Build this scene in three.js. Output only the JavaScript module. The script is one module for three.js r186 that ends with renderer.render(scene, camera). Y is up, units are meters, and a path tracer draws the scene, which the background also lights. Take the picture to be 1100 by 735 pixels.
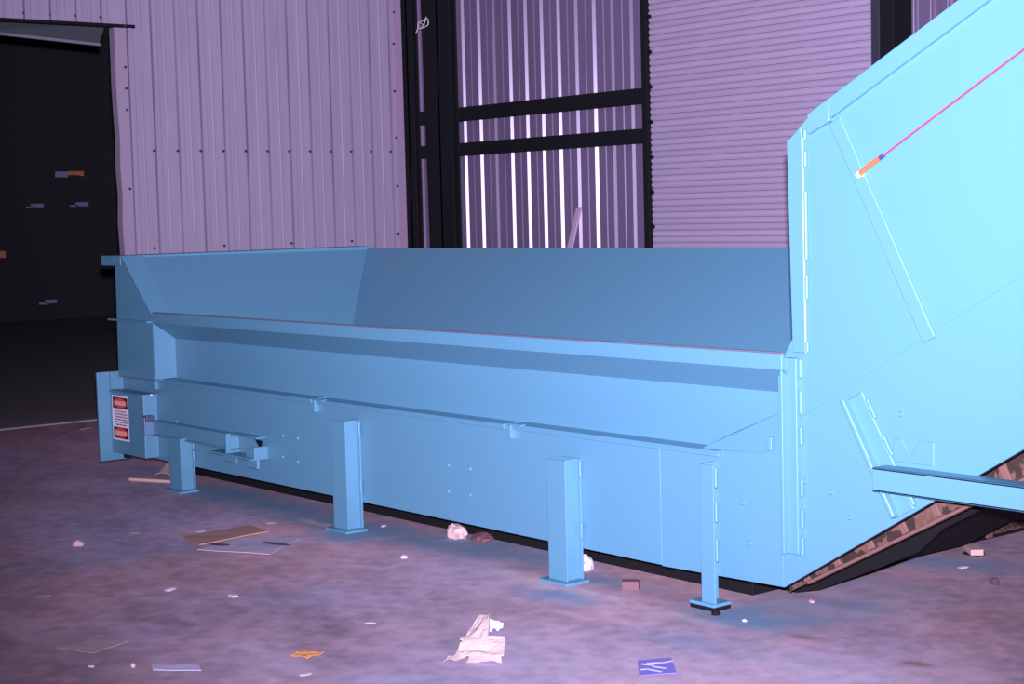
import * as THREE from 'three';
import { RoundedBoxGeometry } from 'three/addons/geometries/RoundedBoxGeometry.js';
import { mergeGeometries, toCreasedNormals } from 'three/addons/utils/BufferGeometryUtils.js';

// ---------- camera, sky, flash, exposure ----------
const F = 1790, W = 1100, H = 735;                       // focal length in photo pixels
const scene = new THREE.Scene();
scene.background = new THREE.Color().setRGB(0.006, 0.008, 0.011);   // night outside
const camera = new THREE.PerspectiveCamera(2 * Math.atan(H / 2 / F) * 180 / Math.PI, W / H, 0.05, 80);
camera.position.set(0, 1.65, 0);
camera.rotation.order = 'YXZ';
camera.rotation.set(-4.423 * Math.PI / 180, 50.99 * Math.PI / 180, -0.0257);
camera.updateMatrixWorld(true);
const renderer = new THREE.WebGLRenderer();
renderer.toneMapping = THREE.LinearToneMapping;
renderer.toneMappingExposure = 1.0;
renderer.shadowMap.enabled = true;

// the camera's flash: the only light in the dark hall
const flash = new THREE.SpotLight(new THREE.Color().setRGB(1, 0.8, 1.12), 645, 0, 0.55, 1, 2);
flash.position.copy(new THREE.Vector3(0.012, 0.13, 0).applyMatrix4(camera.matrixWorld));
flash.target.position.copy(new THREE.Vector3(0.5, 1.15, -8).applyMatrix4(camera.matrixWorld));
flash.castShadow = true; flash.shadow.radius = 1.5; flash.shadow.mapSize.set(2048, 2048);
scene.add(flash, flash.target);

// ---------- helpers ----------
function rng(seed) { let s = seed >>> 0; return () => { s = (s + 0x6D2B79F5) >>> 0; let t = Math.imul(s ^ s >>> 15, 1 | s); t = t + Math.imul(t ^ t >>> 7, 61 | t) ^ t; return ((t ^ t >>> 14) >>> 0) / 4294967296; }; }
function hash(i, j, s) { let h = Math.imul(i, 374761393) + Math.imul(j, 668265263) + Math.imul(s, 2147483647 ^ 0x5bd1e995); h = Math.imul(h ^ h >>> 13, 1274126177); return ((h ^ h >>> 16) >>> 0) / 4294967296; }
function vnoise(x, y, s) { const i = Math.floor(x), j = Math.floor(y), u = x - i, v = y - j, a = u * u * (3 - 2 * u), b = v * v * (3 - 2 * v); const p = hash(i, j, s), q = hash(i + 1, j, s), r = hash(i, j + 1, s), t = hash(i + 1, j + 1, s); return p + (q - p) * a + (r - p) * b + (p - q - r + t) * a * b; }
function fbm(x, y, s, n = 4) { let v = 0, a = 0.5, w = 0; for (let k = 0; k < n; k++) { v += a * vnoise(x, y, s + k * 7); w += a; a *= 0.5; x *= 2.03; y *= 2.03; } return v / w; }
function ray(px, py) { return new THREE.Vector3((px - W / 2) / F, -(py - H / 2) / F, -1).applyMatrix4(camera.matrixWorld).sub(camera.position); }
function onZ(px, py, z) { const r = ray(px, py); return camera.position.clone().addScaledVector(r, (z - camera.position.z) / r.z); }
function onX(px, py, x) { const r = ray(px, py); return camera.position.clone().addScaledVector(r, (x - camera.position.x) / r.x); }
function onY(px, py, y = 0) { const r = ray(px, py); return camera.position.clone().addScaledVector(r, (y - camera.position.y) / r.y); }

const taken = {};
function numbered(n) { if (taken[n] === undefined) { taken[n] = 0; return n; } taken[n]++; return n + '_' + String(taken[n]).padStart(3, '0'); }
function rootOffset(p) { let o = new THREE.Vector3(); while (p && p !== scene) { o.add(p.position); p = p.parent; } return o; }
function obj(name, geos, mat, parent = scene) {
  const list = (Array.isArray(geos) ? geos : [geos]).map(g => { let q = g.index ? g.toNonIndexed() : g; for (const k of Object.keys(q.attributes)) if (!['position', 'normal', 'uv'].includes(k)) q.deleteAttribute(k); return q; });
  const g = list.length > 1 ? mergeGeometries(list) : list[0];
  if (parent !== scene) { const o = rootOffset(parent); g.translate(-o.x, -o.y, -o.z); }
  const m = new THREE.Mesh(g, mat); m.name = parent === scene ? numbered(name) : name;
  m.castShadow = m.receiveShadow = true; parent.add(m); return m;
}
function thing(name, label, category, pos, group) {
  const o = new THREE.Group(); o.name = numbered(name); o.position.set(...pos); scene.add(o);
  o.userData = { label, category }; if (group) o.userData.group = group; return o;
}
function tag(o, label, category, group) { o.userData = { label, category }; if (group) o.userData.group = group; return o; }
function structure(name, label, category) { const o = new THREE.Group(); o.name = name; scene.add(o); o.userData = { kind: 'structure', label, category }; return o; }
function box(x0, x1, y0, y1, z0, z1, r = 0) {
  const w = Math.abs(x1 - x0), h = Math.abs(y1 - y0), d = Math.abs(z1 - z0);
  r = Math.min(r, w * 0.45, h * 0.45, d * 0.45);
  const g = r > 0 ? new RoundedBoxGeometry(w, h, d, 2, r) : new THREE.BoxGeometry(w, h, d);
  g.translate((x0 + x1) / 2, (y0 + y1) / 2, (z0 + z1) / 2); return g;
}
// flat plate with outline pts [x,y] between z0 and z1, small chamfer
function plateXY(pts, z0, z1, bevel = 0.003) {
  const s = new THREE.Shape(pts.map(p => new THREE.Vector2(p[0], p[1]))); const d = Math.abs(z1 - z0), b = Math.min(bevel, d * 0.4);
  const g = new THREE.ExtrudeGeometry(s, { depth: d - 2 * b, bevelEnabled: b > 0, bevelThickness: b, bevelSize: b, bevelOffset: -b, bevelSegments: 1 });
  g.translate(0, 0, Math.min(z0, z1) + b); return g;
}
// closed slab: four corners (any plane), thickness along the face normal (away from the side that winds counter-clockwise)
function slab(a, b, c, d, t) {
  const V = [a, b, c, d].map(p => new THREE.Vector3(...p));
  const n = new THREE.Vector3().crossVectors(V[1].clone().sub(V[0]), V[3].clone().sub(V[0])).normalize().multiplyScalar(-t);
  const U = V.map(v => v.clone().add(n)); const P = [], T = [];
  const quad = (p, q, r, s) => { for (const v of [p, q, r, p, r, s]) P.push(v.x, v.y, v.z);
    const lu = p.distanceTo(q), lv = p.distanceTo(s); T.push(0, 0, lu, 0, lu, lv, 0, 0, lu, lv, 0, lv); };
  quad(V[0], V[1], V[2], V[3]); quad(U[3], U[2], U[1], U[0]);
  for (let k = 0; k < 4; k++) { const l = (k + 1) % 4; quad(V[k], U[k], U[l], V[l]); }
  const g = new THREE.BufferGeometry(); g.setAttribute('position', new THREE.Float32BufferAttribute(P, 3)); g.setAttribute('uv', new THREE.Float32BufferAttribute(T, 2)); g.computeVertexNormals(); return g;
}
// bar of rectangular section between two points in an XY plane, face at z
function barXY(p, q, w, z0, z1, bevel = 0.003) {
  const dx = q[0] - p[0], dy = q[1] - p[1], l = Math.hypot(dx, dy), nx = -dy / l * w / 2, ny = dx / l * w / 2;
  return plateXY([[p[0] - nx, p[1] - ny], [q[0] - nx, q[1] - ny], [q[0] + nx, q[1] + ny], [p[0] + nx, p[1] + ny]], z0, z1, bevel);
}
function rod(a, b, r, seg = 8) {
  const A = new THREE.Vector3(...a), B = new THREE.Vector3(...b); const g = new THREE.CapsuleGeometry(r, A.distanceTo(B), 2, seg);
  g.applyQuaternion(new THREE.Quaternion().setFromUnitVectors(new THREE.Vector3(0, 1, 0), B.clone().sub(A).normalize()));
  g.translate((A.x + B.x) / 2, (A.y + B.y) / 2, (A.z + B.z) / 2); return g;
}
function tube(pts, r, n = 24, seg = 6) { return new THREE.TubeGeometry(new THREE.CatmullRomCurve3(pts.map(p => new THREE.Vector3(...p))), n, r, seg); }
// thin solid sheet from a function (u,v) -> [x,y,z]
function sheet(fn, t, nu = 10, nv = 8) {
  const P = [], V = (u, v, lo) => { const p = fn(u, v); return [p[0], p[1] - (lo ? t : 0), p[2]]; };
  const q = (a, b, c, d) => P.push(...a, ...b, ...c, ...a, ...c, ...d);
  for (let i = 0; i < nu; i++) for (let j = 0; j < nv; j++) { const u0 = i / nu, u1 = (i + 1) / nu, v0 = j / nv, v1 = (j + 1) / nv;
    q(V(u0, v0), V(u0, v1), V(u1, v1), V(u1, v0)); q(V(u0, v0, 1), V(u1, v0, 1), V(u1, v1, 1), V(u0, v1, 1)); }
  const rim = []; for (let i = 0; i < nu; i++) rim.push([i / nu, 0, (i + 1) / nu, 0]); for (let j = 0; j < nv; j++) rim.push([1, j / nv, 1, (j + 1) / nv]);
  for (let i = nu; i > 0; i--) rim.push([i / nu, 1, (i - 1) / nu, 1]); for (let j = nv; j > 0; j--) rim.push([0, j / nv, 0, (j - 1) / nv]);
  for (const [a, b, c, d] of rim) q(V(a, b), V(c, d), V(c, d, 1), V(a, b, 1));
  const g = new THREE.BufferGeometry(); g.setAttribute('position', new THREE.Float32BufferAttribute(P, 3)); g.setAttribute('uv', new THREE.Float32BufferAttribute(new Float32Array(P.length / 3 * 2), 2)); g.computeVertexNormals(); return g;
}
function dataTex(w, h, fn, color = true) {
  const d = new Uint8Array(w * h * 4); const c = [0, 0, 0];
  for (let j = 0; j < h; j++) for (let i = 0; i < w; i++) { fn(i, j, c); const k = (j * w + i) * 4; d[k] = c[0]; d[k + 1] = c[1]; d[k + 2] = c[2]; d[k + 3] = 255; }
  const t = new THREE.DataTexture(d, w, h); t.magFilter = THREE.LinearFilter; t.minFilter = THREE.LinearMipmapLinearFilter; t.generateMipmaps = true;
  t.wrapS = t.wrapT = THREE.RepeatWrapping; if (color) t.colorSpace = THREE.SRGBColorSpace; t.needsUpdate = true; return t;
}
function lin(r, g, b) { return new THREE.Color().setRGB(r, g, b); }
const toS = v => Math.max(0, Math.min(255, Math.round(255 * (v <= 0.0031308 ? 12.92 * v : 1.055 * Math.pow(v, 1 / 2.4) - 0.055))));

// ---------- materials ----------
const std = (o) => new THREE.MeshStandardMaterial(o);
const orange = dataTex(256, 256, (i, j, c) => { const v = 128 + 90 * (fbm(i / 6, j / 6, 3, 3) - 0.5); c[0] = c[1] = c[2] = v; }, false);
const paint = std({ color: lin(0.083, 0.25, 0.352), roughness: 0.42, bumpMap: orange, bumpScale: 0.0006 });
const paintEdge = std({ color: lin(0.13, 0.115, 0.165), roughness: 0.6 });
const black = new THREE.MeshPhysicalMaterial({ color: lin(0.007, 0.008, 0.009), roughness: 0.8, specularIntensity: 0.25 });
const blackSteel = new THREE.MeshPhysicalMaterial({ color: lin(0.009, 0.011, 0.013), roughness: 0.75, specularIntensity: 0.25 });
const darkGuide = std({ color: lin(0.028, 0.036, 0.05), roughness: 0.6 });
const rustTex = dataTex(256, 256, (i, j, c) => { const n = fbm(i / 28, j / 28, 11, 4), m = fbm(i / 9, j / 9, 21, 3); const k = n > 0.52 ? 0.22 : 1; c[0] = toS(0.10 * k * (0.6 + 0.8 * m)); c[1] = toS(0.053 * k * (0.6 + 0.8 * m)); c[2] = toS(0.038 * k * (0.6 + 0.8 * m)); });
rustTex.repeat.set(2, 2);
const rust = std({ map: rustTex, roughness: 0.85 });
const rustRib = std({ color: lin(0.135, 0.075, 0.058), roughness: 0.8 });
const wallPitch = 0.2243;
// painted wall sheet: u in metres along the wall, v in metres up; one texture tile = four ribs
const wallTex = dataTex(512, 1024, (i, j, c) => {
  const u = i / 512 * 4, y = j / 1024 * 4, k = u - Math.floor(u); const n = fbm(u * 9, y * 0.9, 5, 4), m = fbm(u * 40, y * 4, 9, 3);
  let r = 0.345, g = 0.33, b = 0.43; const f = 0.86 + 0.18 * n + 0.1 * m; r *= f; g *= f; b *= f;
  const st = Math.max(0, 1 - Math.abs(k - 0.035) / 0.042) * (0.45 + 0.55 * vnoise(Math.floor(u) * 7.3, y * 1.3, 31)); // grimy brown seam beside each rib
  const st2 = Math.max(0, 1 - Math.abs(k - 0.30) / 0.035) * 0.5;
  const s = Math.min(1, st * 0.9 + st2 * 1.1); r += (0.13 - r) * s; g += (0.065 - g) * s; b += (0.14 - b) * s;
  c[0] = toS(r); c[1] = toS(g); c[2] = toS(b);
});
wallTex.repeat.set(1 / (4 * wallPitch), 0.25);
const wallPaint = std({ map: wallTex, roughness: 0.55 });
const galv = std({ color: lin(0.165, 0.14, 0.235), metalness: 0.12, roughness: 0.3 });
const galvDull = std({ color: lin(0.30, 0.26, 0.38), metalness: 0.3, roughness: 0.6 });
const slatMat = [0, 1, 2].map(k => std({ color: lin(0.40 + 0.016 * k, 0.37 + 0.012 * k, 0.50 + 0.012 * k), roughness: 0.5 }));
const screwMat = std({ color: lin(0.05, 0.025, 0.03), roughness: 0.7 });
const plain = (r, g, b, rough = 0.8) => std({ color: lin(r, g, b), roughness: rough });

// ---------- floor ----------
const FX0 = -13.1, FX1 = 0.6, FZ0 = -9.5, FZ1 = 0.5;
const blob = (px, py, rx, rz, k) => { const p = onY(px, py); return [p.x, p.z, rx, rz, k]; };
const overspray = [[230, 530, .6, .16, .8], [290, 540, .6, .15, 1], [340, 556, .5, .18, .9], [372, 575, .22, .16, .9], [430, 575, .5, .18, .9], [515, 588, .45, .18, .95], [590, 600, .3, .15, .5], [603, 640, .22, .12, .8], [640, 622, .3, .1, .6], [690, 632, .25, .14, .3], [800, 664, .22, .15, .95], [775, 662, .25, .12, .5], [850, 660, .35, .2, .6], [905, 650, .3, .18, .5], [1000, 602, .25, .2, .75], [1060, 610, .25, .2, .5], [940, 630, .3, .2, .35], [160, 505, .4, .12, .5], [740, 690, .25, .12, .3]].map(a => blob(...a));
const scuffs = [[585, 628, .28, .07, .6], [560, 618, .2, .05, .45], [650, 640, .35, .035, .5], [700, 655, .4, .04, .35], [340, 562, .16, .03, .5], [450, 640, .6, .05, .15], [620, 700, .7, .2, .15], [900, 720, .5, .15, .2]].map(a => blob(...a));
const tans = [[90, 695, .16, .06, .5], [865, 686, .07, .03, .8], [985, 713, .06, .03, .8], [95, 696, .1, .05, .4], [860, 640, .25, .05, .35], [950, 640, .4, .05, .3]].map(a => blob(...a));
const fw = 2048, fh = 1536;
const floorTex = dataTex(fw, fh, (i, j, c) => {
  const x = FX0 + (i + .5) / fw * (FX1 - FX0), z = FZ0 + (j + .5) / fh * (FZ1 - FZ0);
  const n1 = fbm(x * 0.9, z * 1.1, 41, 5), n2 = fbm(x * 17, z * 17, 47, 4), n3 = fbm(x * 2.2 + z, z * 5.5 - x, 53, 4);
  let f = 0.60 + 0.54 * n1 + 0.55 * (n2 - .5) + 0.45 * (n3 - .5);
  let r = 0.45 * f, g = 0.338 * f, b = 0.405 * f;
  const warm = fbm(x * 1.3 + 9, z * 1.3, 61, 3) - 0.5; r *= 1 + 0.5 * warm; b *= 1 - 0.35 * warm;
  for (const [cx, cz, rx, rz, k] of overspray) { const dx = (x - cx) / rx, dz = (z - cz) / rz; if (dx * dx + dz * dz > 3) continue;
    let a = 1.35 * k * Math.exp(-(dx * dx + dz * dz) * 1.1) * (0.2 + 1.3 * fbm(x * 6, z * 6, 71, 4)); a = Math.min(0.85, Math.max(0, a)); r += (0.13 - r) * a; g += (0.28 - g) * a; b += (0.42 - b) * a; }
  for (const [cx, cz, rx, rz, k] of scuffs) { const dx = (x - cx) / rx, dz = (z - cz) / rz; if (dx * dx + dz * dz > 3) continue;
    let a = 1.5 * k * Math.exp(-(dx * dx + dz * dz)) * (2.2 * fbm(x * 11, z * 11, 81, 4) - 0.4); a = Math.min(.8, Math.max(0, a)); r += (0.60 - r) * a; g += (0.52 - g) * a; b += (0.52 - b) * a; }
  for (const [cx, cz, rx, rz, k] of tans) { const dx = (x - cx) / rx, dz = (z - cz) / rz; if (dx * dx + dz * dz > 3) continue;
    let a = k * Math.exp(-(dx * dx + dz * dz)) * (2 * fbm(x * 13, z * 13, 91, 3) - 0.2); a = Math.min(.8, Math.max(0, a)); r += (0.20 - r) * a; g += (0.12 - g) * a; b += (0.10 - b) * a; }
  const sp = hash(i, j, 5); if (sp > 0.9985) { r *= 1.5; g *= 1.5; b *= 1.5; } else if (sp < 0.002) { r *= .5; g *= .5; b *= .5; }
  c[0] = toS(r); c[1] = toS(g); c[2] = toS(b);
});
floorTex.wrapS = floorTex.wrapT = THREE.ClampToEdgeWrapping;
const floorMat = std({ map: floorTex, roughness: 0.85 });
{
  const g = new THREE.BoxGeometry(12.67 + 13.07 + 0.6 - 12.67 + 6.4, 0.2, 16.5, 1, 1, 1); // x -13.07..7, z -9.5..7
  g.translate(-13.07 + (13.07 + 0.6 + 6.4) / 2, -0.1, -9.5 + 8.25);
  const p = g.attributes.position, uv = g.attributes.uv;
  for (let k = 0; k < p.count; k++) uv.setXY(k, (p.getX(k) - FX0) / (FX1 - FX0), (p.getZ(k) - FZ0) / (FZ1 - FZ0));
  const m = obj('floor', g, floorMat); m.userData = { kind: 'structure', label: 'stained concrete workshop floor with blue overspray patches', category: 'floor' };
  const gr = obj('ground', box(-40, -13.07, -0.25, -0.03, -30, 10), plain(0.22, 0.21, 0.215, 0.95)); gr.userData = { kind: 'structure', label: 'dark ground outside the open doorway', category: 'ground' };
}

// ---------- left wall (X = XW) with the doorway ----------
const XW = -13.07, ZW = -9.43, HT = 5.6;
const wl = structure('wall_left', 'pale purple ribbed metal wall beside the dark doorway', 'wall');
const ribZ0 = onX(165.8, 162, XW).z;                     // a rib seen in the photo
const jambZ = onX(128, 100, XW).z, headY = onX(60, 22.5, XW).y, wlEnd = onX(434, 150, XW).z;
// ribbed sheet: profile along -Z, from rib index a to b
function ribbedSheetX(zs, y0, y1) {   // zs = profile points [z, xoff]
  const P = [], T = []; const t = 0.002;
  const q = (a, b, c, d, ta, tb, tc, td) => { P.push(...a, ...b, ...c, ...a, ...c, ...d); T.push(...ta, ...tb, ...tc, ...ta, ...tc, ...td); };
  for (let k = 0; k < zs.length - 1; k++) { const [za, xa] = zs[k], [zb, xb] = zs[k + 1]; const ua = -(za - ribZ0), ub = -(zb - ribZ0);
    q([XW + xa, y0, za], [XW + xb, y0, zb], [XW + xb, y1, zb], [XW + xa, y1, za], [ua, y0], [ub, y0], [ub, y1], [ua, y1]);
    q([XW + xa - t, y0, za], [XW + xa - t, y1, za], [XW + xb - t, y1, zb], [XW + xb - t, y0, zb], [ua, y0], [ua, y1], [ub, y1], [ub, y0]); }
  const g = new THREE.BufferGeometry(); g.setAttribute('position', new THREE.Float32BufferAttribute(P, 3)); g.setAttribute('uv', new THREE.Float32BufferAttribute(T, 2)); g.computeVertexNormals(); return g;
}
function profile(zA, zB) { // from zA (left, larger z) to zB
  const pts = [[zA, 0]]; const p = wallPitch;
  const n0 = Math.ceil((ribZ0 - zA) / p - 1), n1 = Math.floor((ribZ0 - zB) / p + 1);
  for (let n = n0; n <= n1; n++) { const z = ribZ0 - n * p; for (const [d, x] of [[0.004, 0], [0.014, 0.02], [0.058, 0.02], [0.066, 0], [0.125, 0], [0.13, 0.004], [0.138, 0.004], [0.143, 0]]) { const zz = z - d; if (zz < zA && zz > zB) pts.push([zz, x]); } }
  pts.push([zB, 0]); return pts;
}
{
  const sheetW = 4 * wallPitch;
  // sheets right of the doorway
  let k = 0; for (let z = jambZ; z > wlEnd + 0.05; ) { const n = Math.floor((ribZ0 - z) / sheetW + 1e-6) + 1; let ze = ribZ0 + 0.03 - n * sheetW; if (ze > z - 0.2) ze -= sheetW; ze = Math.max(ze, wlEnd); obj('wall_sheet', ribbedSheetX(profile(z, ze + 0.0005), -0.0, HT), wallPaint, wl); z = ze; k++; if (k > 12) break; }
  // sheets above the doorway and beyond it
  for (let z = jambZ + 4 * sheetW; z > jambZ + 0.01; z -= sheetW) obj('wall_sheet', ribbedSheetX(profile(z, Math.max(jambZ, z - sheetW) + 0.0005), headY, HT), wallPaint, wl);
  obj('wall_backing', [box(XW - 0.12, XW - 0.03, 0, HT, wlEnd - 0.4, jambZ), box(XW - 0.12, XW - 0.03, headY, HT, jambZ, 7), box(XW - 0.12, XW - 0.03, 0, headY, jambZ + 3.6, 7)], blackSteel, wl);
  obj('wall_sheet', box(XW - 0.03, XW, 0, HT, jambZ + 4 * sheetW, 7), wallPaint, wl);
  // dark drip flashing over the doorway
  obj('door_flashing', box(XW - 0.03, XW + 0.03, headY - 0.028, headY + 0.0, jambZ - 0.16, jambZ + 4.2, 0.004), blackSteel, wl);
  // bent edge trim down the doorway side
  { const pts = []; for (let i = 0; i <= 14; i++) { const y = headY - 0.03 - i * (headY - 0.03) / 14; pts.push([y, 0.006 * Math.sin(i * 1.1) + 0.004 * Math.sin(i * 2.7 + 1) - (i > 5 ? 0.008 : 0)]); }
    const P = []; const add = (a, b, c, d) => P.push(...a, ...b, ...c, ...a, ...c, ...d);
    for (let i = 0; i < 14; i++) { const [ya, oa] = pts[i], [yb, ob] = pts[i + 1]; const x = XW + 0.022;
      add([x, ya, jambZ + 0.03 + oa], [x, yb, jambZ + 0.03 + ob], [x, yb, jambZ - 0.075], [x, ya, jambZ - 0.075]);
      add([x - 0.09, ya, jambZ + 0.03 + oa], [x - 0.09, yb, jambZ + 0.03 + ob], [x, yb, jambZ + 0.03 + ob], [x, ya, jambZ + 0.03 + oa]);
      add([x, ya, jambZ - 0.075], [x, yb, jambZ - 0.075], [x - 0.022, yb, jambZ - 0.075], [x - 0.022, ya, jambZ - 0.075]); }
    const g = new THREE.BufferGeometry(); g.setAttribute('position', new THREE.Float32BufferAttribute(P, 3)); g.setAttribute('uv', new THREE.Float32BufferAttribute(new Float32Array(P.length / 3 * 2), 2)); g.computeVertexNormals();
    obj('door_edge_trim', g, plain(0.35, 0.31, 0.40, 0.55), wl); }
  // corner edge trim at the column
  obj('edge_trim', box(XW, XW + 0.026, 0, HT, wlEnd, wlEnd + 0.11, 0.004), plain(0.36, 0.29, 0.41, 0.55), wl);
  // screws
  const sg = new THREE.CylinderGeometry(0.011, 0.013, 0.012, 6); sg.rotateZ(-Math.PI / 2);
  const screw = (y, z, x = XW + 0.006) => obj('screw', sg.clone().translate(x, y, z), screwMat, wl);
  const rowY = onX(290, 162.5, XW).y, lowY = onX(270, 263, XW).y;
  for (let n = 0; n < 12; n++) screw(rowY, ribZ0 - n * wallPitch + 0.004);
  for (const px of [166, 241, 313, 378]) screw(lowY, onX(px, 263, XW).z);
  for (const px of [25.7, 54.3, 81.5, 108]) screw(headY + 0.05, onX(px, 18, XW).z);
  for (const [px, py] of [[134, 28], [135, 72], [136, 95], [137, 118], [140, 203]]) { const p = onX(px, py, XW + .03); screw(p.y, p.z, XW + 0.027); }
  for (const [px, py] of [[423, 13], [423, 47], [424, 98], [426, 148], [427, 200], [428, 251]]) { const p = onX(px, py, XW + .03); screw(p.y, p.z, XW + 0.03); }
}
// hanging door panel in the head of the doorway, and the doorway's sill
{
  const d2 = structure('door_2', 'dark raised door panel hanging in the head of the doorway', 'door');
  const zr = jambZ + 0.1; const a = onX(-30, 33, XW - 0.45), b = onX(106, 48, XW - 0.35), c = onX(113, 26, XW - 0.28), d = onX(-30, 14, XW - 0.35);
  obj('door_panel', slab([a.x, a.y, a.z], [b.x, b.y, b.z], [c.x, c.y, c.z], [d.x, d.y, d.z], 0.03), plain(0.05, 0.066, 0.08, 0.7), d2);
  obj('bottom_rail', rod([a.x + 0.02, a.y, a.z], [b.x + 0.02, b.y, b.z], 0.016), plain(0.22, 0.21, 0.27, 0.6), d2);
  const t = obj('trim_1', box(XW - 0.06, XW + 0.03, -0.02, 0.012, jambZ - 0.0, jambZ + 3.6, 0.004), plain(0.30, 0.27, 0.31)); t.userData = { kind: 'structure', label: 'thin pale threshold strip across the doorway', category: 'threshold' };
}
// dark body standing outside the doorway with small stickers
{
  const XC = -28; const c = thing('storage_container', 'dark tall box standing outside the doorway with small stickers', 'container', [XC - 1, -0.03, -7]);
  obj('body', box(XC - 2.4, XC, -0.03, 5.0, -22, -4, 0.02), new THREE.MeshPhysicalMaterial({ color: lin(0.050, 0.056, 0.064), roughness: 0.85, specularIntensity: 0.25 }), c);
  const st = (x0, y0, x1, y1, m) => { const a = onX(x0, y0, XC), b = onX(x1, y1, XC); obj('sticker', box(XC, XC + 0.006, Math.min(a.y, b.y), Math.max(a.y, b.y), Math.min(a.z, b.z), Math.max(a.z, b.z)), m, c); };
  const bl = plain(0.40, 0.42, 0.72), or = plain(0.92, 0.34, 0.18);
  st(59, 184.5, 73, 190.5, bl); st(73, 184, 90, 188, or); st(85, 188, 90, 189, or);
  st(33, 219, 47, 222.5, bl); st(28, 222, 37, 223.5, bl); st(81, 217.5, 95, 221.5, bl); st(75, 220.5, 84, 222, bl); st(48, 322.5, 61, 325.5, bl); st(42, 325.5, 52, 327, bl); st(-2, 270, 6, 277, or);
}

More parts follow.
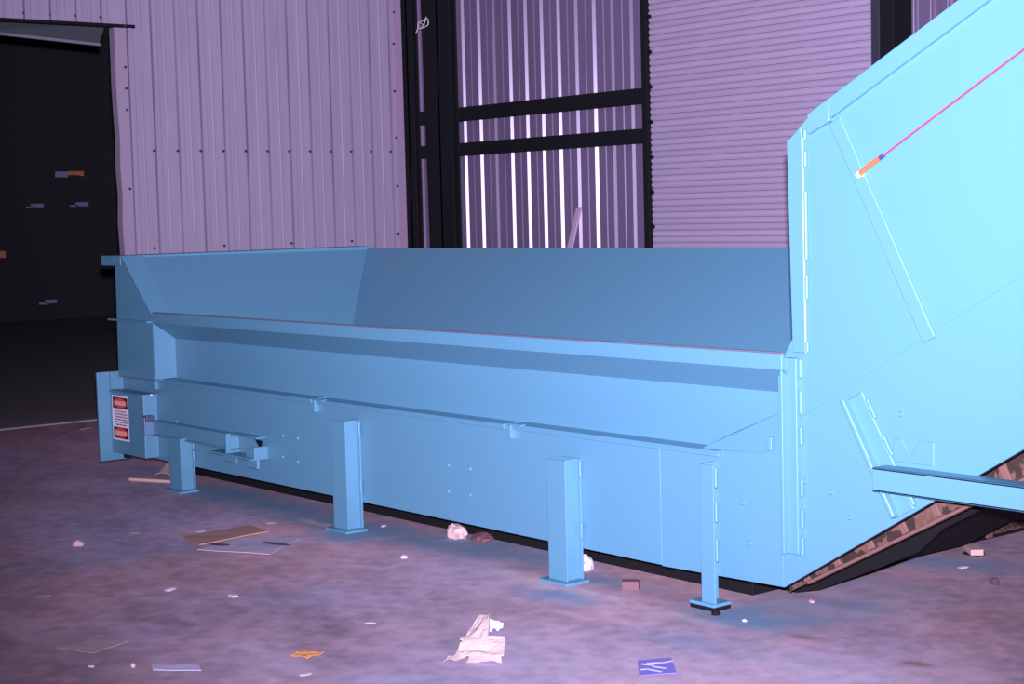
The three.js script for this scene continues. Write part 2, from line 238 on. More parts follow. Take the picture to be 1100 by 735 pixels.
// ---------- right wall (Z = ZW): tall ribbed sheets, girts, columns ----------
const wr = structure('wall_right', 'shiny ribbed metal wall with dark beams behind the hopper', 'wall');
{
  const xr = px => onZ(px, 200, ZW).x;
  const ribs = [501, 518, 534, 551, 568, 585, 603, 622, 641, 660.5, 681].map(xr); const dp = (ribs[10] - ribs[0]) / 10;
  // off-angle of each rib's flank in degrees: hammered sheets, none quite alike
  const off = [1, 0, 8, 1, 1.5, 1, 0.5, 4, 0, 7, 6];
  const all = []; for (let n = -6; n <= 10; n++) all.push([n < 0 ? ribs[0] + n * dp : ribs[n], n < 0 ? 10 : off[n]]);
  const gX0 = onZ(694, 150, ZW).x, gXf = onZ(690, 130, ZW + 0.03).x, gXa = onZ(447, 140, ZW + 0.08).x;                       // left side of the rolling door
  const rightRibs = []; for (let n = 0; n < 24; n++) rightRibs.push([onZ(966, 30, ZW).x + n * dp * 0.62, 8 + (n % 3) * 2]);
  function ribSheet(list, xa, xb, name) {
    const pts = [[xa, 0]];
    for (const [x, o] of list) { if (x < xa + 0.03 || x > xb - 0.1) continue; const dep = 0.022, ang = Math.atan2(-x, -ZW) + o * Math.PI / 180; const dx = dep / Math.tan(ang);
      pts.push([x - 0.012, 0], [x - 0.012 + dx, -dep], [x + 0.045, -dep], [x + 0.065, 0], [x + 0.12, 0], [x + 0.127, -0.006], [x + 0.139, -0.006], [x + 0.146, 0]); }
    pts.push([xb, 0]); const P = [], t = 0.002; const q = (a, b, c, d) => P.push(...a, ...b, ...c, ...a, ...c, ...d);
    for (let k = 0; k < pts.length - 1; k++) { const [x0, z0] = pts[k], [x1, z1] = pts[k + 1];
      q([x0, 0, ZW + z0], [x1, 0, ZW + z1], [x1, HT, ZW + z1], [x0, HT, ZW + z0]); q([x0, 0, ZW + z0 - t], [x0, HT, ZW + z0 - t], [x1, HT, ZW + z1 - t], [x1, 0, ZW + z1 - t]); }
    const g = new THREE.BufferGeometry(); g.setAttribute('position', new THREE.Float32BufferAttribute(P, 3)); g.setAttribute('uv', new THREE.Float32BufferAttribute(new Float32Array(P.length / 3 * 2), 2)); g.computeVertexNormals();
    obj(name, g, galv, wr);
  }
  const s0 = ribs[0] - 0.07; ribSheet(all, XW - 0.05, s0, 'wall_sheet');
  for (let k = 0; k < 11; k += 4) ribSheet(all, ribs[k] - 0.07, k + 4 < 11 ? ribs[k + 4] - 0.07 : gX0, 'wall_sheet');
  const dR = onZ(944, 30, ZW).x;
  for (let k = 0; k < 4; k++) ribSheet(rightRibs, dR + k * 1.0, dR + (k + 1) * 1.0, 'wall_sheet');
  obj('wall_sheet', box(dR + 4, 7, 0, HT, ZW - 0.03, ZW), galvDull, wr);
  obj('wall_backing', [box(XW - 0.1, 7, 0, HT, ZW - 0.3, ZW - 0.12)], blackSteel, wr);
  // girts in front of the sheets, running from the column to the door jamb
  const gz = ZW + 0.02, girt = (pa, pb, xa, xb) => obj('girt', box(xa, xb, pb, pa, gz, gz + 0.06, 0.005), blackSteel, wr);
  const gf = gz + 0.06, y1 = onZ(590, 105, gf).y, y2 = onZ(590, 121, gf).y, y3 = onZ(590, 146, gf).y, y4 = onZ(590, 161, gf).y;
  girt(y1, y2, gXa, gXf); girt(y3, y4, gXa, gXf); girt(4.7, 4.55, XW + 0.1, gX0 - 0.04); girt(0.9, 0.75, XW + 0.1, gX0 - 0.04);
  // columns: corner post and the tapered frame column
  function column(pxl, pxr, z, topWiden, dpt) {
    const a = onZ(pxl, 268, z).x, b = onZ(pxr, 268, z).x; const tw = topWiden * (HT - 1.4) / 2.4;
    const pl = plateXY([[a, 0], [b, 0], [b, HT], [a - tw, HT]], z - dpt, z - dpt + 0.02), fl = plateXY([[a, 0], [b, 0], [b, HT], [a - tw, HT]], z - 0.02, z);
    obj('steel_column', [fl, pl, box((a + b) / 2 - 0.01, (a + b) / 2 + 0.01, 0, HT, z - dpt, z)], blackSteel, wr); return [a, b];
  }
  column(438, 449, ZW + 0.40, 0, 0.07); column(463, 489, ZW + 0.5, 0.045, 0.085);
  // white chalk-like wire tied on the column
  { const pz = ZW + 0.51; const P = (x, y) => { const v = onZ(x, y, pz); return [v.x, v.y, v.z]; };
    obj('tied_wire', [tube([P(447, 35), P(449, 30), P(449, 25), P(453, 23), P(459, 20), P(460, 26), P(454, 30), P(449, 31)], 0.005, 30, 5), tube([P(458, 18), P(456, 25), P(452, 31)], 0.004, 10, 5), tube([P(449, 24), P(456, 27)], 0.004, 6, 5)], plain(0.75, 0.7, 0.7), wr); }
  // column right of the rolling door
  { const z = ZW + 0.2, a = onZ(945, 30, z).x, b = onZ(960, 30, z).x; obj('steel_column', box(a, b, 0, HT, ZW, z, 0.006), blackSteel, wr); }
  // rolling door: curved slats, guides, bolts
  const d1 = structure('door_1', 'closed rolling steel door of narrow purple slats', 'door');
  const x0 = onZ(695, 150, ZW + 0.06).x, x1 = onZ(935, 30, ZW + 0.06).x, sp = 0.0487, zz = ZW + 0.05;
  const pts = []; for (let i = 0; i <= 6; i++) { const t = i / 6; pts.push(new THREE.Vector2(0.013 * Math.sin(Math.PI * t) , sp * 0.94 * t)); }
  const sh = new THREE.Shape([...pts, new THREE.Vector2(-0.006, sp * 0.94), new THREE.Vector2(-0.006, 0)]);
  const sg = new THREE.ExtrudeGeometry(sh, { depth: x1 - x0, bevelEnabled: false }); sg.rotateY(Math.PI / 2);   // x->-z, z->x
  { const p = sg.attributes.position; for (let k = 0; k < p.count; k++) p.setZ(k, -p.getZ(k)); const ar = p.array; for (let k = 0; k < p.count; k += 3) for (let c = 0; c < 3; c++) { const s = ar[(k + 1) * 3 + c]; ar[(k + 1) * 3 + c] = ar[(k + 2) * 3 + c]; ar[(k + 2) * 3 + c] = s; } }
  sg.computeVertexNormals(); sg.translate(x0, 0, zz);
  for (let k = 0; k < 86; k++) { const m = new THREE.Mesh(sg, slatMat[(k * 7) % 3]); m.name = 'slat'; m.position.y = 0.02 + k * sp; m.castShadow = m.receiveShadow = true; d1.add(m); }
  obj('door_backing', box(x0, x1, 0, 4.2, ZW, zz - 0.008), plain(0.06, 0.05, 0.08), d1);
  obj('door_hood', box(x0 - 0.1, x1 + 0.1, 4.2, 4.7, ZW, ZW + 0.4, 0.02), galvDull, d1);
  const gl = onZ(690, 150, ZW + 0.1).x, gl2 = onZ(695.5, 150, ZW + 0.1).x;
  obj('guide_rail', box(gl, gl2, 0, 4.2, ZW, ZW + 0.1, 0.004), blackSteel, d1);
  const bg = new THREE.CylinderGeometry(0.016, 0.016, 0.03, 6); bg.rotateX(Math.PI / 2);
  for (let k = -3; k < 9; k++) { const y = onZ(694, 17.5, ZW + 0.1).y - k * 0.279; obj('guide_bolt', bg.clone().translate(gl2 + 0.016, y, ZW + 0.075), black, d1); }
  const gr0 = onZ(934.5, 30, ZW + 0.1).x, gr1 = onZ(942.5, 30, ZW + 0.1).x;
  obj('guide_rail', [box(gr0, gr1, 0, 4.2, ZW, ZW + 0.09, 0.004), box(gr1, gr1 + 0.014, 0, 4.2, ZW, ZW + 0.1, 0.003)], darkGuide, d1);
}
// ceiling and the two hall walls behind the photographer
{ const s = (n, g, m, l, c) => { const o = obj(n, g, m); o.userData = { kind: 'structure', label: l, category: c }; };
  s('ceiling', box(XW - 0.12, 7.1, HT, HT + 0.15, ZW - 0.3, 7.1), galvDull, 'metal roof deck over the hall', 'ceiling');
  s('wall_front', box(XW - 0.12, 7.1, 0, HT, 7, 7.15), galvDull, 'plain metal wall behind the photographer', 'wall');
  s('wall_back', box(7, 7.15, 0, HT, ZW - 0.3, 7), galvDull, 'plain metal end wall of the hall', 'wall'); }

// ---------- the hopper conveyor ----------
const Z0 = -4.85, ZR = -4.935, ZL = -4.785;
const hc = thing('hopper_conveyor', 'long light-blue steel hopper conveyor with flared loading hopper and rising incline', 'conveyor', [-7.2, 0, -5.6]);
const inc = (X) => 0.168 + 0.598 * (X + 4.335), joint = (X) => 0.836 + 0.571 * (X + 4.232), XE = -1.0;
{
  const part = (n, g, m = paint) => obj(n, g, m, hc);
  // lower side plates
  part('side_plate', plateXY([[-10.03, 0.15], [-5.0185, 0.15], [-5.0185, 0.665], [-10.03, 0.665]], Z0 - 0.012, Z0, 0.001));
  part('side_plate', plateXY([[-5.017, 0.146], [-4.337, 0.163], [-4.337, 0.69], [-4.75, 0.667], [-5.017, 0.665]], Z0 - 0.012, Z0, 0.001));
  part('incline_side_plate', plateXY([[-4.335, 0.163], [XE, inc(XE)], [XE, joint(XE) + 0.03], [-4.232, 0.866], [-4.335, 0.866]], Z0 - 0.012, Z0, 0.001));
  // ledges with their end tabs
  for (const [a, b, dy] of [[-9.56, -7.72, 0.0], [-7.69, -6.04, 0.0], [-6.0, -4.66, 0.004]]) {
    const l = part('ledge', [box(a, b, 0.658 + dy, 0.668 + dy, ZR, Z0 + 0.022, 0.002), box(a, b - 0.0, 0.644 + dy, 0.664 + dy, Z0 + 0.004, Z0 + 0.020, 0.002)]);
    obj('end_tab', [box(a, a + 0.10, 0.664 + dy, 0.672 + dy, Z0, Z0 + 0.03, 0.002), box(a + 0.003, a + 0.022, 0.60 + dy, 0.67 + dy, Z0, Z0 + 0.03, 0.002)], paint, l);
  }
  // recessed wall under the flare
  part('recessed_wall', box(-9.46, -4.337, 0.66, 0.925, ZR - 0.01, ZR, 0.002));
  part('closing_plate', slab([-4.78, 0.669, Z0 - 0.003], [-4.337, 0.688, Z0 - 0.003], [-4.337, 0.87, ZR + 0.002], [-4.66, 0.74, ZR + 0.002], 0.006));
  part('near_flare', slab([-9.46, 0.918, ZR], [-4.30, 0.918, ZR], [-4.27, 1.030, ZL], [-9.46, 1.030, ZL], 0.01));
  const lip = part('loading_lip', [box(-9.46, -4.272, 1.025, 1.088, ZL - 0.012, ZL + 0.004, 0.003)]);
  obj('worn_top_edge', box(-9.45, -4.272, 1.0885, 1.094, ZL - 0.014, ZL + 0.004, 0.002), paintEdge, lip);
  // tail hood
  part('hood_side_plate', plateXY([[-9.965, 0.665], [-9.463, 0.665], [-9.463, 1.055], [-9.835, 1.43], [-9.945, 1.43]], ZL - 0.01, ZL));
  part('hood_post', slab([-9.455, 0.672, ZL], [-9.455, 0.672, ZR - 0.002], [-9.455, 0.918, ZR - 0.002], [-9.455, 1.026, ZL], 0.01));
  part('hood_bottom', box(-9.965, -9.47, 0.66, 0.664, ZR, ZL - 0.001));
  part('hood_flange', box(-10.02, -9.465, 1.026, 1.037, ZL + 0.001, ZL + 0.035, 0.002));
  part('end_flare', slab([-9.87, 1.437, ZL - 0.012], [-9.30, 0.90, ZR - 0.015], [-9.30, 0.90, -6.16], [-9.87, 1.425, -6.69], 0.012));
  part('flare_edge_strip', slab([-9.85, 1.442, ZL + 0.004], [-9.455, 1.068, ZL + 0.004], [-9.435, 1.068, ZL - 0.125], [-9.83, 1.442, ZL - 0.135], 0.018));
  part('end_rim', box(-10.14, -9.862, 1.378, 1.441, -6.75, ZL + 0.003, 0.004));
  part('end_wall', box(-9.31, -9.30, 0.25, 0.895, -6.15, ZR - 0.02, 0.002));
  part('tail_plate', box(-10.05, -10.03, 0.11, 0.69, Z0 - 0.0, Z0 + 0.185, 0.003));
  part('tail_cover', box(-10.03, -10.01, 0.574, 0.69, Z0 + 0.04, Z0 + 0.10, 0.003));
  // far side
  part('far_flare', slab([-9.30, 0.90, -6.16], [-4.0, 0.90, -6.16], [-4.0, 1.432, -6.69], [-9.87, 1.425, -6.69], 0.012));
  part('far_wall', box(-9.30, -4.95, 0.2, 0.895, -6.17, -6.16, 0.002));
  part('far_rim', box(-9.86, -4.0, 1.392, 1.428, -6.76, -6.705, 0.004));
  part('far_incline_plate', plateXY([[-4.05, 1.05], [XE, 1.05 + 0.571 * (XE + 4.05)], [XE, 2.0 + 0.513 * (XE + 4.0)], [-4.0, 2.0], [-4.05, 1.43]], -6.74, -6.72));
  part('conveyor_belt', [box(-9.4, -4.4, 0.36, 0.375, -6.14, -4.95), slab([-4.4, 0.375, -4.95], [XE, 0.375 + 0.57 * (XE + 4.4), -4.95], [XE, 0.375 + 0.57 * (XE + 4.4), -6.14], [-4.4, 0.375, -6.14], 0.015)], black);
  part('scuff_mark', tube([[0, 0], [-1.5, 6], [1.5, 11]].map(([dx, dy]) => { const p = onZ(420 + dx + dy * 0.3, 315 - dy * 1.5, -6.425 + 0.004 * dy * -3); return [p.x, p.y, p.z]; }), 0.006, 10, 5), plain(0.35, 0.2, 0.16));
  // guard box and warning label
  const gb = part('guard_box', box(-10.028, -9.56, 0.165, 0.565, Z0, Z0 + 0.10, 0.006));
  obj('guard_lid', box(-10.029, -9.55, 0.5655, 0.572, Z0, Z0 + 0.112, 0.003), paint, gb);
  obj('guard_foot', [box(-9.93, -9.89, 0.135, 0.165, Z0 + 0.03, Z0 + 0.07)], black, gb);
  obj('latch_block', [box(-9.585, -9.535, 0.315, 0.43, Z0 + 0.03, Z0 + 0.11, 0.004)], plain(0.09, 0.2, 0.33, 0.5), gb);
  obj('latch_bolt', [box(-9.575, -9.52, 0.40, 0.44, Z0 + 0.05, Z0 + 0.105, 0.006)], plain(0.05, 0.07, 0.11, 0.5), gb);
  obj('grease_fitting', new THREE.SphereGeometry(0.009, 10, 8).translate(-9.545, 0.565, Z0 + 0.05), plain(0.7, 0.68, 0.72, 0.4), gb);
  {
    const c = document.createElement('canvas'); c.width = 160; c.height = 200; const x = c.getContext('2d');
    x.fillStyle = '#f0e8f0'; x.fillRect(0, 0, 160, 200);
    for (const y of [8, 142]) { x.fillStyle = '#141014'; x.fillRect(8, y, 144, 50); x.fillStyle = '#e0401c'; x.beginPath(); x.ellipse(80, y + 25, 66, 22, 0, 0, Math.PI * 2); x.fill(); x.fillStyle = '#ffe8d8'; x.font = 'bold 26px sans-serif'; x.textAlign = 'center'; x.textBaseline = 'middle'; x.fillText('DANGER', 80, y + 26); }
    const r = rng(4); x.fillStyle = '#5a5068'; for (let k = 0; k < 6; k++) { let u = 16 + r() * 10; const y = 68 + k * 12; while (u < 136) { const w = 8 + r() * 20; x.fillRect(u, y, Math.min(w, 144 - u), 6); u += w + 6; } }
    const t = new THREE.CanvasTexture(c); t.colorSpace = THREE.SRGBColorSpace;
    const g = new THREE.PlaneGeometry(0.235, 0.29); g.translate(-9.885, 0.398, Z0 + 0.1025);
    const m = obj('danger_label', g, std({ map: t, roughness: 0.5 }), gb); m.userData.label = 'white warning sticker with two orange-red danger ovals';
  }
  // take-up bar with its guide
  part('take_up_bar', [box(-9.55, -8.56, 0.32, 0.397, Z0 + 0.001, Z0 + 0.05, 0.003), box(-9.553, -8.5, 0.397, 0.405, Z0 + 0.001, Z0 + 0.062, 0.002), box(-9.553, -8.5, 0.312, 0.32, Z0 + 0.001, Z0 + 0.062, 0.002)]);
  part('take_up_guide', [box(-8.57, -8.55, 0.29, 0.41, Z0, Z0 + 0.085, 0.003), box(-8.57, -8.25, 0.402, 0.412, Z0, Z0 + 0.06, 0.002), box(-8.73, -8.24, 0.283, 0.295, Z0, Z0 + 0.10, 0.003), box(-8.62, -8.47, 0.245, 0.29, Z0 + 0.06, Z0 + 0.075, 0.003), box(-8.34, -8.22, 0.235, 0.345, Z0 + 0.06, Z0 + 0.078, 0.003), box(-8.24, -8.225, 0.285, 0.36, Z0, Z0 + 0.09, 0.003)]);
  part('guide_opening', plateXY([[-8.36, 0.385], [-8.28, 0.385], [-8.30, 0.335]], Z0, Z0 + 0.006, 0.001), black);
  // bolts
  const bolt = new THREE.CylinderGeometry(0.009, 0.011, 0.012, 6); bolt.rotateX(Math.PI / 2);
  for (const [px, py] of [[304, 468], [320, 471], [304, 491], [320, 496], [482, 500], [505, 504], [482, 528], [505, 532], [798, 540], [806, 584], [865, 517], [893, 529], [913, 556], [183, 455], [190, 453], [968, 445], [945, 466]]) { const p = onZ(px, py, Z0); part('bolt', bolt.clone().translate(p.x, p.y, Z0 + 0.005)); }
  part('tie_clip', [box(-4.40, -4.375, 0.70, 0.755, Z0, Z0 + 0.02, 0.004)]);
  // legs: three H-section legs and one angle leg with a jacking foot
  for (const [xc, top, w] of [[-9.17, 0.33, 0.15], [-7.335, 0.585, 0.135], [-5.58, 0.555, 0.125]]) {
    const zf = Z0 + 0.10;
    const l = part('leg', [box(xc - w / 2, xc + w / 2, 0.012, top, zf - 0.01, zf, 0.002), box(xc + w / 2 - 0.03, xc + w / 2 - 0.02, 0.012, top, Z0 + 0.011, zf - 0.01), box(xc - w / 2, xc + w / 2, 0.012, top, Z0 + 0.001, Z0 + 0.011, 0.002)]);
    obj('foot_plate', box(xc - w / 2 - 0.035, xc + w / 2 + 0.035, 0, 0.014, Z0 + 0.0, zf + 0.035, 0.003), paint, l);
    for (const y of [top - 0.08, 0.2]) obj('weld_bead', rod([xc + w / 2 + 0.002, y, Z0 + 0.012], [xc + w / 2 + 0.002, y + 0.065, Z0 + 0.012], 0.007), paint, l);
  }
  { const a = -4.70, b = -4.625; const l = part('leg', [box(a, b, 0.06, 0.625, Z0 + 0.078, Z0 + 0.088, 0.002), box(a, a + 0.01, 0.06, 0.625, Z0, Z0 + 0.085, 0.002)]);
    obj('foot_plate', box(a - 0.06, b + 0.005, 0.048, 0.062, Z0 - 0.0, Z0 + 0.1, 0.003), paint, l); obj('rubber_pad', box(a - 0.058, b + 0.003, 0.034, 0.048, Z0 + 0.0, Z0 + 0.098, 0.003), black, l); obj('jack_screw', new THREE.CylinderGeometry(0.012, 0.018, 0.034, 8).translate(a + 0.02, 0.017, Z0 + 0.03), black, l);
    for (const [y0, y1] of [[0.54, 0.61], [0.40, 0.47], [0.24, 0.32]]) obj('weld_bead', rod([b + 0.006, y0, Z0 + 0.08], [b + 0.006, y1, Z0 + 0.08], 0.007), paint, l); }
  // bolted joint between hopper and incline
  const jf = part('joint_flange', [plateXY([[-4.337, 0.31], [-4.30, 0.31], [-4.30, 1.07], [-4.32, 1.07], [-4.337, 1.02]], Z0, Z0 + 0.02, 0.003)]);
  for (const y of [1.015, 0.97, 0.925, 0.55]) obj('flange_bolt', bolt.clone().translate(-4.318, y, Z0 + 0.024), paint, jf);
  const ja = part('joint_angle', [box(-4.296, -4.235, 0.31, 1.07, Z0, Z0 + 0.03, 0.004), box(-4.296, -4.285, 0.31, 1.07, Z0 + 0.02, Z0 + 0.055, 0.003)]);
  for (const [y0, y1] of [[1.0, 1.06], [0.86, 0.94], [0.74, 0.80], [0.54, 0.60], [0.42, 0.48], [0.31, 0.37]]) obj('weld_bead', rod([-4.23, y0, Z0 + 0.01], [-4.23, y1, Z0 + 0.01], 0.008), paint, ja);
  // upper incline panel
  const ZU = Z0 + 0.006; const topY = (X) => 1.984 + 0.513 * (X + 4.177);
  part('incline_panel', plateXY([[-4.285, 1.0], [-4.232, 0.842], [XE, joint(XE) + 0.004], [XE, topY(XE)], [-4.177, 1.984], [-4.28, 1.902], [-4.265, 1.156], [-4.32, 1.066]], Z0 + 0.0003, ZU, 0.002));
  part('edge_stiffener', plateXY([[-4.28, 1.895], [-4.265, 1.16], [-4.262, 1.09], [-4.195, 1.09], [-4.20, 1.905], [-4.21, 1.945]], ZU, ZU + 0.012, 0.004));
  for (const [y0, y1] of [[1.90, 1.93], [1.80, 1.85], [1.30, 1.38], [1.10, 1.13], [1.45, 1.70]]) part('weld_bead', rod([-4.192, y0, ZU + 0.006], [-4.192, y1, ZU + 0.006], 0.008));
  const w = 0.075; // top edge angle, in two lengths either side of the cross stiffener
  const tb = (xa, xb) => plateXY([[xa, topY(xa) - w], [xb, topY(xb) - w - 0.01], [xb, topY(xb)], [xa, topY(xa)]], ZU, ZU + 0.024, 0.003);
  part('top_edge_angle', tb(-4.165, -4.06)); part('top_edge_angle', tb(-4.03, XE));
  part('stiffener_cap', plateXY([[-4.064, topY(-4.064) - w], [-4.026, topY(-4.026) - w], [-4.026, topY(-4.026)], [-4.064, topY(-4.064)]], ZU, ZU + 0.022, 0.002));
  part('cross_stiffener', barXY([-4.045, 1.962], [-3.628, 1.165], 0.058, ZU, ZU + 0.014, 0.004));
  const ls = part('lower_stiffener', [barXY([-3.975, 0.94], [-3.742, 0.53], 0.09, Z0, Z0 + 0.012, 0.004), barXY([-4.005, 0.925], [-3.775, 0.515], 0.02, Z0, Z0 + 0.045, 0.004)]);
  for (const t of [0.06, 0.38, 0.8]) { const q = (s) => [-3.925 + 0.233 * s, 0.955 - 0.41 * s, Z0 + 0.008]; obj('weld_bead', rod(q(t), q(t + 0.14), 0.008), paint, ls); }
  part('gusset_plate', plateXY([[-3.80, 0.715], [-3.62, 0.715], [-3.62, 0.80], [-3.68, 0.80], [-3.72, 0.745], [-3.76, 0.80], [-3.80, 0.80]], Z0, Z0 + 0.006, 0.002));
  part('support_beam', [box(-3.83, XE, 0.612, 0.70, Z0 + 0.075, Z0 + 0.087, 0.003), box(-3.83, XE, 0.69, 0.70, Z0, Z0 + 0.087, 0.003), box(-3.83, XE, 0.612, 0.622, Z0, Z0 + 0.087, 0.003)]);
  // emergency pull cord
  { const zc = ZU + 0.04; const P = (x, y) => { const v = onZ(x, y, zc); return [v.x, v.y, v.z]; };
    const e = part('pull_cord', tube([P(945, 170), P(1020, 113), P(1095, 56.5), P(1190, -14)], 0.0032, 16, 6), plain(0.42, 0.03, 0.08, 0.6)); e.userData.label = 'thin red emergency pull cord';
    obj('cord_boot', tube([P(924, 187), P(931, 180), P(939, 174), P(945, 170)], 0.009, 12, 8), plain(0.85, 0.12, 0.03, 0.5), e);
    obj('cord_ferrule', rod(P(943, 171.5), P(949, 167), 0.008), plain(0.03, 0.05, 0.12, 0.5), e);
    const a = P(922, 188); obj('eye_bolt', [new THREE.SphereGeometry(0.012, 12, 8).translate(...a), rod([a[0], a[1], ZU], a, 0.006)], plain(0.75, 0.72, 0.8, 0.35), e); }
  // underside of the incline: dirty brown pan with cross ribs
  part('edge_rubber', slab([-4.34, inc(-4.34) - 0.0, Z0 - 0.013], [-4.34, inc(-4.34) , Z0 - 0.06], [XE, inc(XE), Z0 - 0.06], [XE, inc(XE), Z0 - 0.013], 0.02), black);
  const zi = -5.06, PI = (px, py, z) => { const v = onZ(px, py, z); return [v.x, v.y]; };
  const pan = part('inner_frame_plate', plateXY([PI(848, 636, zi), PI(895, 615, zi), PI(1052, 539, zi), PI(1180, 476, zi), PI(1180, 420, zi), PI(848, 615, zi)], zi - 0.012, zi, 0.002), rust);
  for (const [px, py] of [[868, 622], [901, 606], [937, 588], [973, 571], [1008, 553], [1046, 535], [1084, 516], [1122, 498]]) obj('frame_rib', barXY(PI(px - 9, py - 22, zi), PI(px + 1.5, py + 2, zi), 0.032, zi, zi + 0.014, 0.003), rustRib, pan);
  obj('frame_lower_edge', barXY(PI(872, 625.5, zi), PI(1180, 478, zi), 0.012, zi, zi + 0.03, 0.002), rustRib, pan);
  const zb = -5.34; part('belt_skirt', plateXY([PI(826, 637, zb), PI(850, 638, zb), PI(880, 634, zb), PI(940, 612, zb), PI(985, 594, zb), PI(1012, 569, zb), PI(1052, 549, zb), PI(1180, 490, zb), PI(1180, 420, zb), PI(826, 600, zb)], zb - 0.015, zb, 0.002), black);
  part('return_belt', slab([-4.6, inc(-4.6) + 0.06, -5.36], [-4.6, inc(-4.6) + 0.06, -6.4], [XE, inc(XE) + 0.06, -6.4], [XE, inc(XE) + 0.06, -5.36], 0.02), black);
  // black base frame under the hopper
  const bf = part('base_frame', [box(-9.95, -4.8, 0, 0.14, -7.3, -5.17, 0.004)], black);
  for (const z of [-5.7, -6.1, -6.45, -6.85]) obj('end_rib', box(-4.8, -4.785, 0.01, 0.13, z - 0.02, z + 0.02), rustRib, bf);
  for (const [za, zb] of [[-5.68, -5.45], [-6.08, -5.75], [-7.25, -6.9]]) obj('dirty_panel', box(-4.8, -4.796, 0.02, 0.12, za, zb), rust, bf);
  obj('cross_bar', box(-4.83, -4.77, 0.14, 0.165, -7.3, -6.3, 0.004), plain(0.35, 0.33, 0.4, 0.5), bf);
  for (const z of [-6.58, -6.72]) obj('yellow_clamp', box(-4.80, -4.76, 0.12, 0.15, z - 0.03, z + 0.02, 0.004), plain(0.75, 0.6, 0.08, 0.5), bf);
}

// ---------- loose things on the floor ----------
function flat(name, label, cat, px, t, mat, group, wav = 0.004, seed = 1) {     // quad given by four photo points on the ground
  const C = px.map(p => onY(p[0], p[1])); const base = C.reduce((a, b) => a.add(b), new THREE.Vector3()).multiplyScalar(0.25);
  const o = thing(name, label, cat, [base.x, 0, base.z], group);
  const fn = (u, v) => { const x = (C[0].x - base.x * 0) , q = (a, b, c, d) => a * (1 - u) * (1 - v) + b * u * (1 - v) + c * u * v + d * (1 - u) * v; const ed = 1; return [q(D[0].x, D[1].x, D[2].x, D[3].x), t + 0.001 + wav * fbm(u * 3 + seed, v * 3, seed, 3) * 2 * ed, q(D[0].z, D[1].z, D[2].z, D[3].z)]; };
  const D = px.map(p => onY(p[0], p[1]));
  const a = D[1].clone().sub(D[0]), b = D[3].clone().sub(D[0]); if (a.z * b.x - a.x * b.z > 0) D.reverse();
  obj('sheet', sheet(fn, t, 8, 6), mat, o); return o;
}
const cardB = plain(0.37, 0.22, 0.16), greyP = plain(0.44, 0.40, 0.49);
flat('cardboard_sheet', 'flat brown cardboard sheet lying on the concrete', 'cardboard', [[196, 579], [268, 566], [288, 573], [214, 587]], 0.006, cardB, null, 0.004, 3);
{ const o = flat('printed_page', 'grey printed paper page overlapping the brown cardboard', 'paper', [[212, 592], [262, 579], [322, 580], [290, 597]], 0.003, greyP, null, 0.004, 5);
  for (const [px, py, rx, rz, rot] of [[236, 588, .06, .025, .5], [297, 587, .09, .022, .3]]) { const p = onY(px, py); const g = new THREE.CylinderGeometry(1, 1, 0.0015, 14); g.scale(rx, 1, rz); g.rotateY(rot); g.translate(p.x, 0.0135, p.z); obj('printed_patch', g, plain(0.06, 0.05, 0.08), o); } }
{ const o = flat('blue_printed_card', 'small blue and white printed card on the bare floor', 'card', [[687, 727], [685, 711], [721, 708], [727, 724]], 0.003, plain(0.16, 0.15, 0.48), null, 0.001, 7);
  for (const [px, py, l, r] of [[696, 716, .05, .4], [703, 714, .06, 1.0], [709, 719, .05, .3], [716, 713, .05, 1.4], [702, 722, .07, .2], [692, 721, .03, 1.1]]) { const p = onY(px, py); const g = new THREE.BoxGeometry(l, 0.001, 0.012); g.rotateY(r); g.translate(p.x, 0.0065, p.z); obj('print_mark', g, plain(0.55, 0.52, 0.72), o); } }
flat('paper_strip', 'long pale blue-grey paper strip lying flat on the floor', 'paper', [[162, 715], [214, 716], [216, 722], [164, 721]], 0.003, plain(0.5, 0.5, 0.66), null, 0.002, 9);
flat('tan_paper', 'faded tan paper patch beside the pale strip', 'paper', [[60, 697], [98, 688], [138, 690], [100, 703]], 0.002, plain(0.42, 0.33, 0.33), null, 0.002, 11);
flat('orange_leaf', 'small dried orange leaf on the floor', 'leaf', [[312, 706], [330, 700], [348, 704], [330, 709]], 0.003, plain(0.55, 0.25, 0.10), null, 0.006, 13);
const crumb = (name, label, cat, px, py, r, h, mat, seed, group) => { const p = onY(px, py); const o = thing(name, label, cat, [p.x, 0, p.z], group); const g = new THREE.IcosahedronGeometry(1, 2); const q = g.attributes.position;
  for (let k = 0; k < q.count; k++) { const x = q.getX(k), y = q.getY(k), z = q.getZ(k); const f = 0.65 + 0.7 * fbm(x * 2 + seed, z * 2 + y * 2, seed, 3); q.setXYZ(k, x * f * r * 1.3, Math.max(0, (y * f + 0.5) * h), z * f * r * 0.8); }
  g.computeVertexNormals(); g.rotateY(seed); g.translate(p.x, 0.0005, p.z); obj('crumple', g, mat, o); return o; };
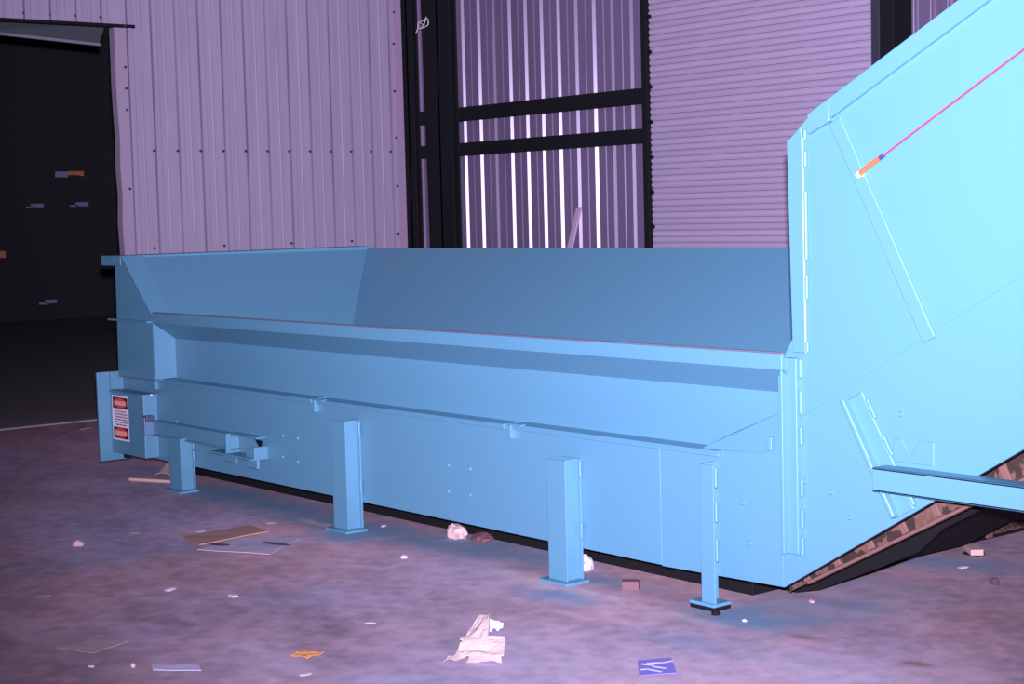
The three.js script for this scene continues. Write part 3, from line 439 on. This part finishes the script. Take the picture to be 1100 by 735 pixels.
// crumpled torn wrapping
{ const p = onY(512, 706); const o = thing('torn_wrapping', 'crumpled cream torn packing paper heap on open floor', 'paper', [p.x, 0, p.z]);
  const cream = plain(0.44, 0.375, 0.34), creamB = plain(0.36, 0.29, 0.265); const at = (px, py, y) => { const v = onY(px, py, y); return v; };
  const patch = (name, pts, ys, m, seed) => { const V = pts.map((q, i) => at(q[0], q[1], ys[i])); const fn = (u, v) => { const f = (k) => V[0][k] * (1 - u) * (1 - v) + V[1][k] * u * (1 - v) + V[2][k] * u * v + V[3][k] * (1 - u) * v; return [f('x'), Math.max(0.004, f('y') + 0.03 * (fbm(u * 3 + seed, v * 3, seed, 3) - 0.5)), f('z')]; }; obj(name, sheet(fn, 0.003, 9, 9), m, o); };
  patch('paper_flap', [[494, 690], [524, 690], [526, 660], [514, 661]], [0.045, 0.05, 0.12, 0.11], cream, 2);
  patch('paper_fold', [[489, 705], [541, 704], [543, 683], [497, 686]], [0.012, 0.012, 0.06, 0.055], cream, 5);
  patch('paper_edge', [[476, 712], [500, 705], [502, 698], [492, 700]], [0.006, 0.01, 0.03, 0.02], creamB, 8);
  patch('paper_roll', [[500, 711], [539, 711], [538, 704], [504, 706]], [0.006, 0.006, 0.03, 0.03], creamB, 12);
  patch('blue_flap', [[526, 678], [539, 675], [541, 667], [526, 666]], [0.04, 0.04, 0.07, 0.08], plain(0.42, 0.48, 0.68), 14); }
{ const p = onY(672, 635); const o = thing('wood_block', 'small dark brown wooden block between two blue legs', 'block', [p.x, 0, p.z]); const g = new RoundedBoxGeometry(0.075, 0.042, 0.05, 2, 0.004); g.rotateY(0.75); g.translate(p.x, 0.021, p.z - 0.03); obj('block', g, plain(0.13, 0.075, 0.085), o); }
{ const p = onY(1028, 590).add(new THREE.Vector3(0.13, 0, 0.05)); const o = thing('wood_offcut', 'short brown wood offcut by the dark base under the incline', 'wood', [p.x, 0, p.z]); const g = new RoundedBoxGeometry(0.13, 0.028, 0.06, 2, 0.004); g.rotateY(-0.7); g.translate(p.x, 0.022, p.z); const g2 = g.clone(); obj('block', g, plain(0.45, 0.33, 0.3), o); obj('shoe', box(p.x - 0.04, p.x + 0.04, 0, 0.01, p.z - 0.03, p.z + 0.03), black, o); }
crumb('crumpled_wrapper', 'crumpled pinkish wrapper on the floor near the black base', 'paper', 490, 578, 0.06, 0.05, plain(0.5, 0.38, 0.37), 3);
crumb('brown_rag', 'dark brown rag scrap beside the pinkish wrapper', 'rag', 518, 581, 0.06, 0.025, plain(0.14, 0.07, 0.08), 6);
crumb('white_paper_ball', 'white crumpled paper behind the leg with stitched flange', 'paper', 629, 612, 0.045, 0.045, plain(0.55, 0.5, 0.56), 9);
// scraps by the leg nearest the guard box
{ const a = onY(140, 517), b = onY(190, 520); const o = thing('wood_strip', 'thin pale wood strip on the floor beside the guard box', 'wood', [(a.x + b.x) / 2, 0, (a.z + b.z) / 2]); obj('strip', rod([a.x, 0.012, a.z], [b.x, 0.012, b.z], 0.012, 6), plain(0.55, 0.38, 0.34), o); }
{ const p = onY(178, 514); const o = thing('cardboard_scrap', 'pale torn cardboard scrap leaning up behind a blue leg', 'cardboard', [p.x, 0, p.z]); const V = [[166, 511, 0], [188, 515, 0], [187, 499, 0.02], [180, 500, 0.05]].map(q => onY(q[0], q[1], q[2])); const fn = (u, v) => { const f = k => V[0][k] * (1 - u) * (1 - v) + V[1][k] * u * (1 - v) + V[2][k] * u * v + V[3][k] * (1 - u) * v; return [f('x'), f('y') + 0.006 + 0.05 * u * (1 - u) * 2, f('z')]; }; obj('flap', sheet(fn, 0.004, 6, 6), plain(0.60, 0.46, 0.44), o); }
const G = 'litter bits scattered over the floor', shared = 'tiny pale litter crumb on the bare concrete floor';
const bits = [[84, 587, .02, .02, 'white curled litter scrap with a raised lip on purplish floor', 2], [183, 634, .026, .006, 'flat pinkish-white litter scrap straight out from the brown cardboard', 0], [250, 641, .026, .006, 'flat pinkish-white litter scrap between the grey page and dried leaf', 0], [434, 600, .013, .010, 'small white crumb between cardboard and crumpled wrapper', 0], [412, 566, .016, .008, 'pinkish crumb right beside a blue foot plate', 1], [145, 573, .03, .003, 'thin faint scrap left of the brown cardboard sheet', 1], [45, 641, .03, .003, shared, 1], [92, 461, .045, .006, 'pinkish scrap lying near the doorway threshold', 2], [68, 468, .04, .004, 'dull scrap lying near the doorway threshold', 1], [398, 670, .016, .003, shared, 0], [215, 571, .03, .003, 'white scrap lying on the edge of brown cardboard', 0], [143, 717, .010, .010, shared, 0], [98, 717, .010, .005, shared, 0], [328, 725, .02, .003, shared, 0], [872, 647, .016, .006, 'brownish crumb on floor below the incline corner', 2], [800, 668, .008, .006, 'tiny crumb on the blue overspray patch', 0], [1035, 610, .025, .004, 'pale flake on floor in front of the wood offcut', 0], [775, 652, .014, .006, 'orange-brown crumb beside the jacking foot', 2], [290, 562, .03, .003, 'pale flake behind the brown cardboard sheet', 1]];
const litter = [plain(0.56, 0.5, 0.54), plain(0.44, 0.37, 0.41), plain(0.5, 0.36, 0.33)];
bits.forEach(([px, py, r, h, label, m], k) => crumb('litter_bit', label, 'litter', px, py, r, h, litter[m], k + 20, G));
crumb('dark_clod', 'small dark clod on floor under the incline', 'clod', 1068, 628, .018, .02, plain(0.06, 0.04, 0.05), 60);
// board leaning on the ribbed wall behind the hopper
{ const zt = ZW + 0.05; const t = onZ(622, 224, zt), m = onZ(612, 268, zt + 0.25); const d = m.clone().sub(t); const k = t.y / (t.y - m.y); const f = t.clone().addScaledVector(d, k);
  const o = thing('leaning_board', 'pale narrow board leaning against the ribbed wall behind the hopper', 'board', [f.x, 0, f.z]);
  const g = new RoundedBoxGeometry(0.065, t.distanceTo(f), 0.018, 1, 0.004); g.applyQuaternion(new THREE.Quaternion().setFromUnitVectors(new THREE.Vector3(0, 1, 0), t.clone().sub(f).normalize())); g.translate((t.x + f.x) / 2, (t.y + f.y) / 2 + 0.002, (t.z + f.z) / 2); obj('plank', g, plain(0.55, 0.47, 0.62), o); }

renderer.render(scene, camera);
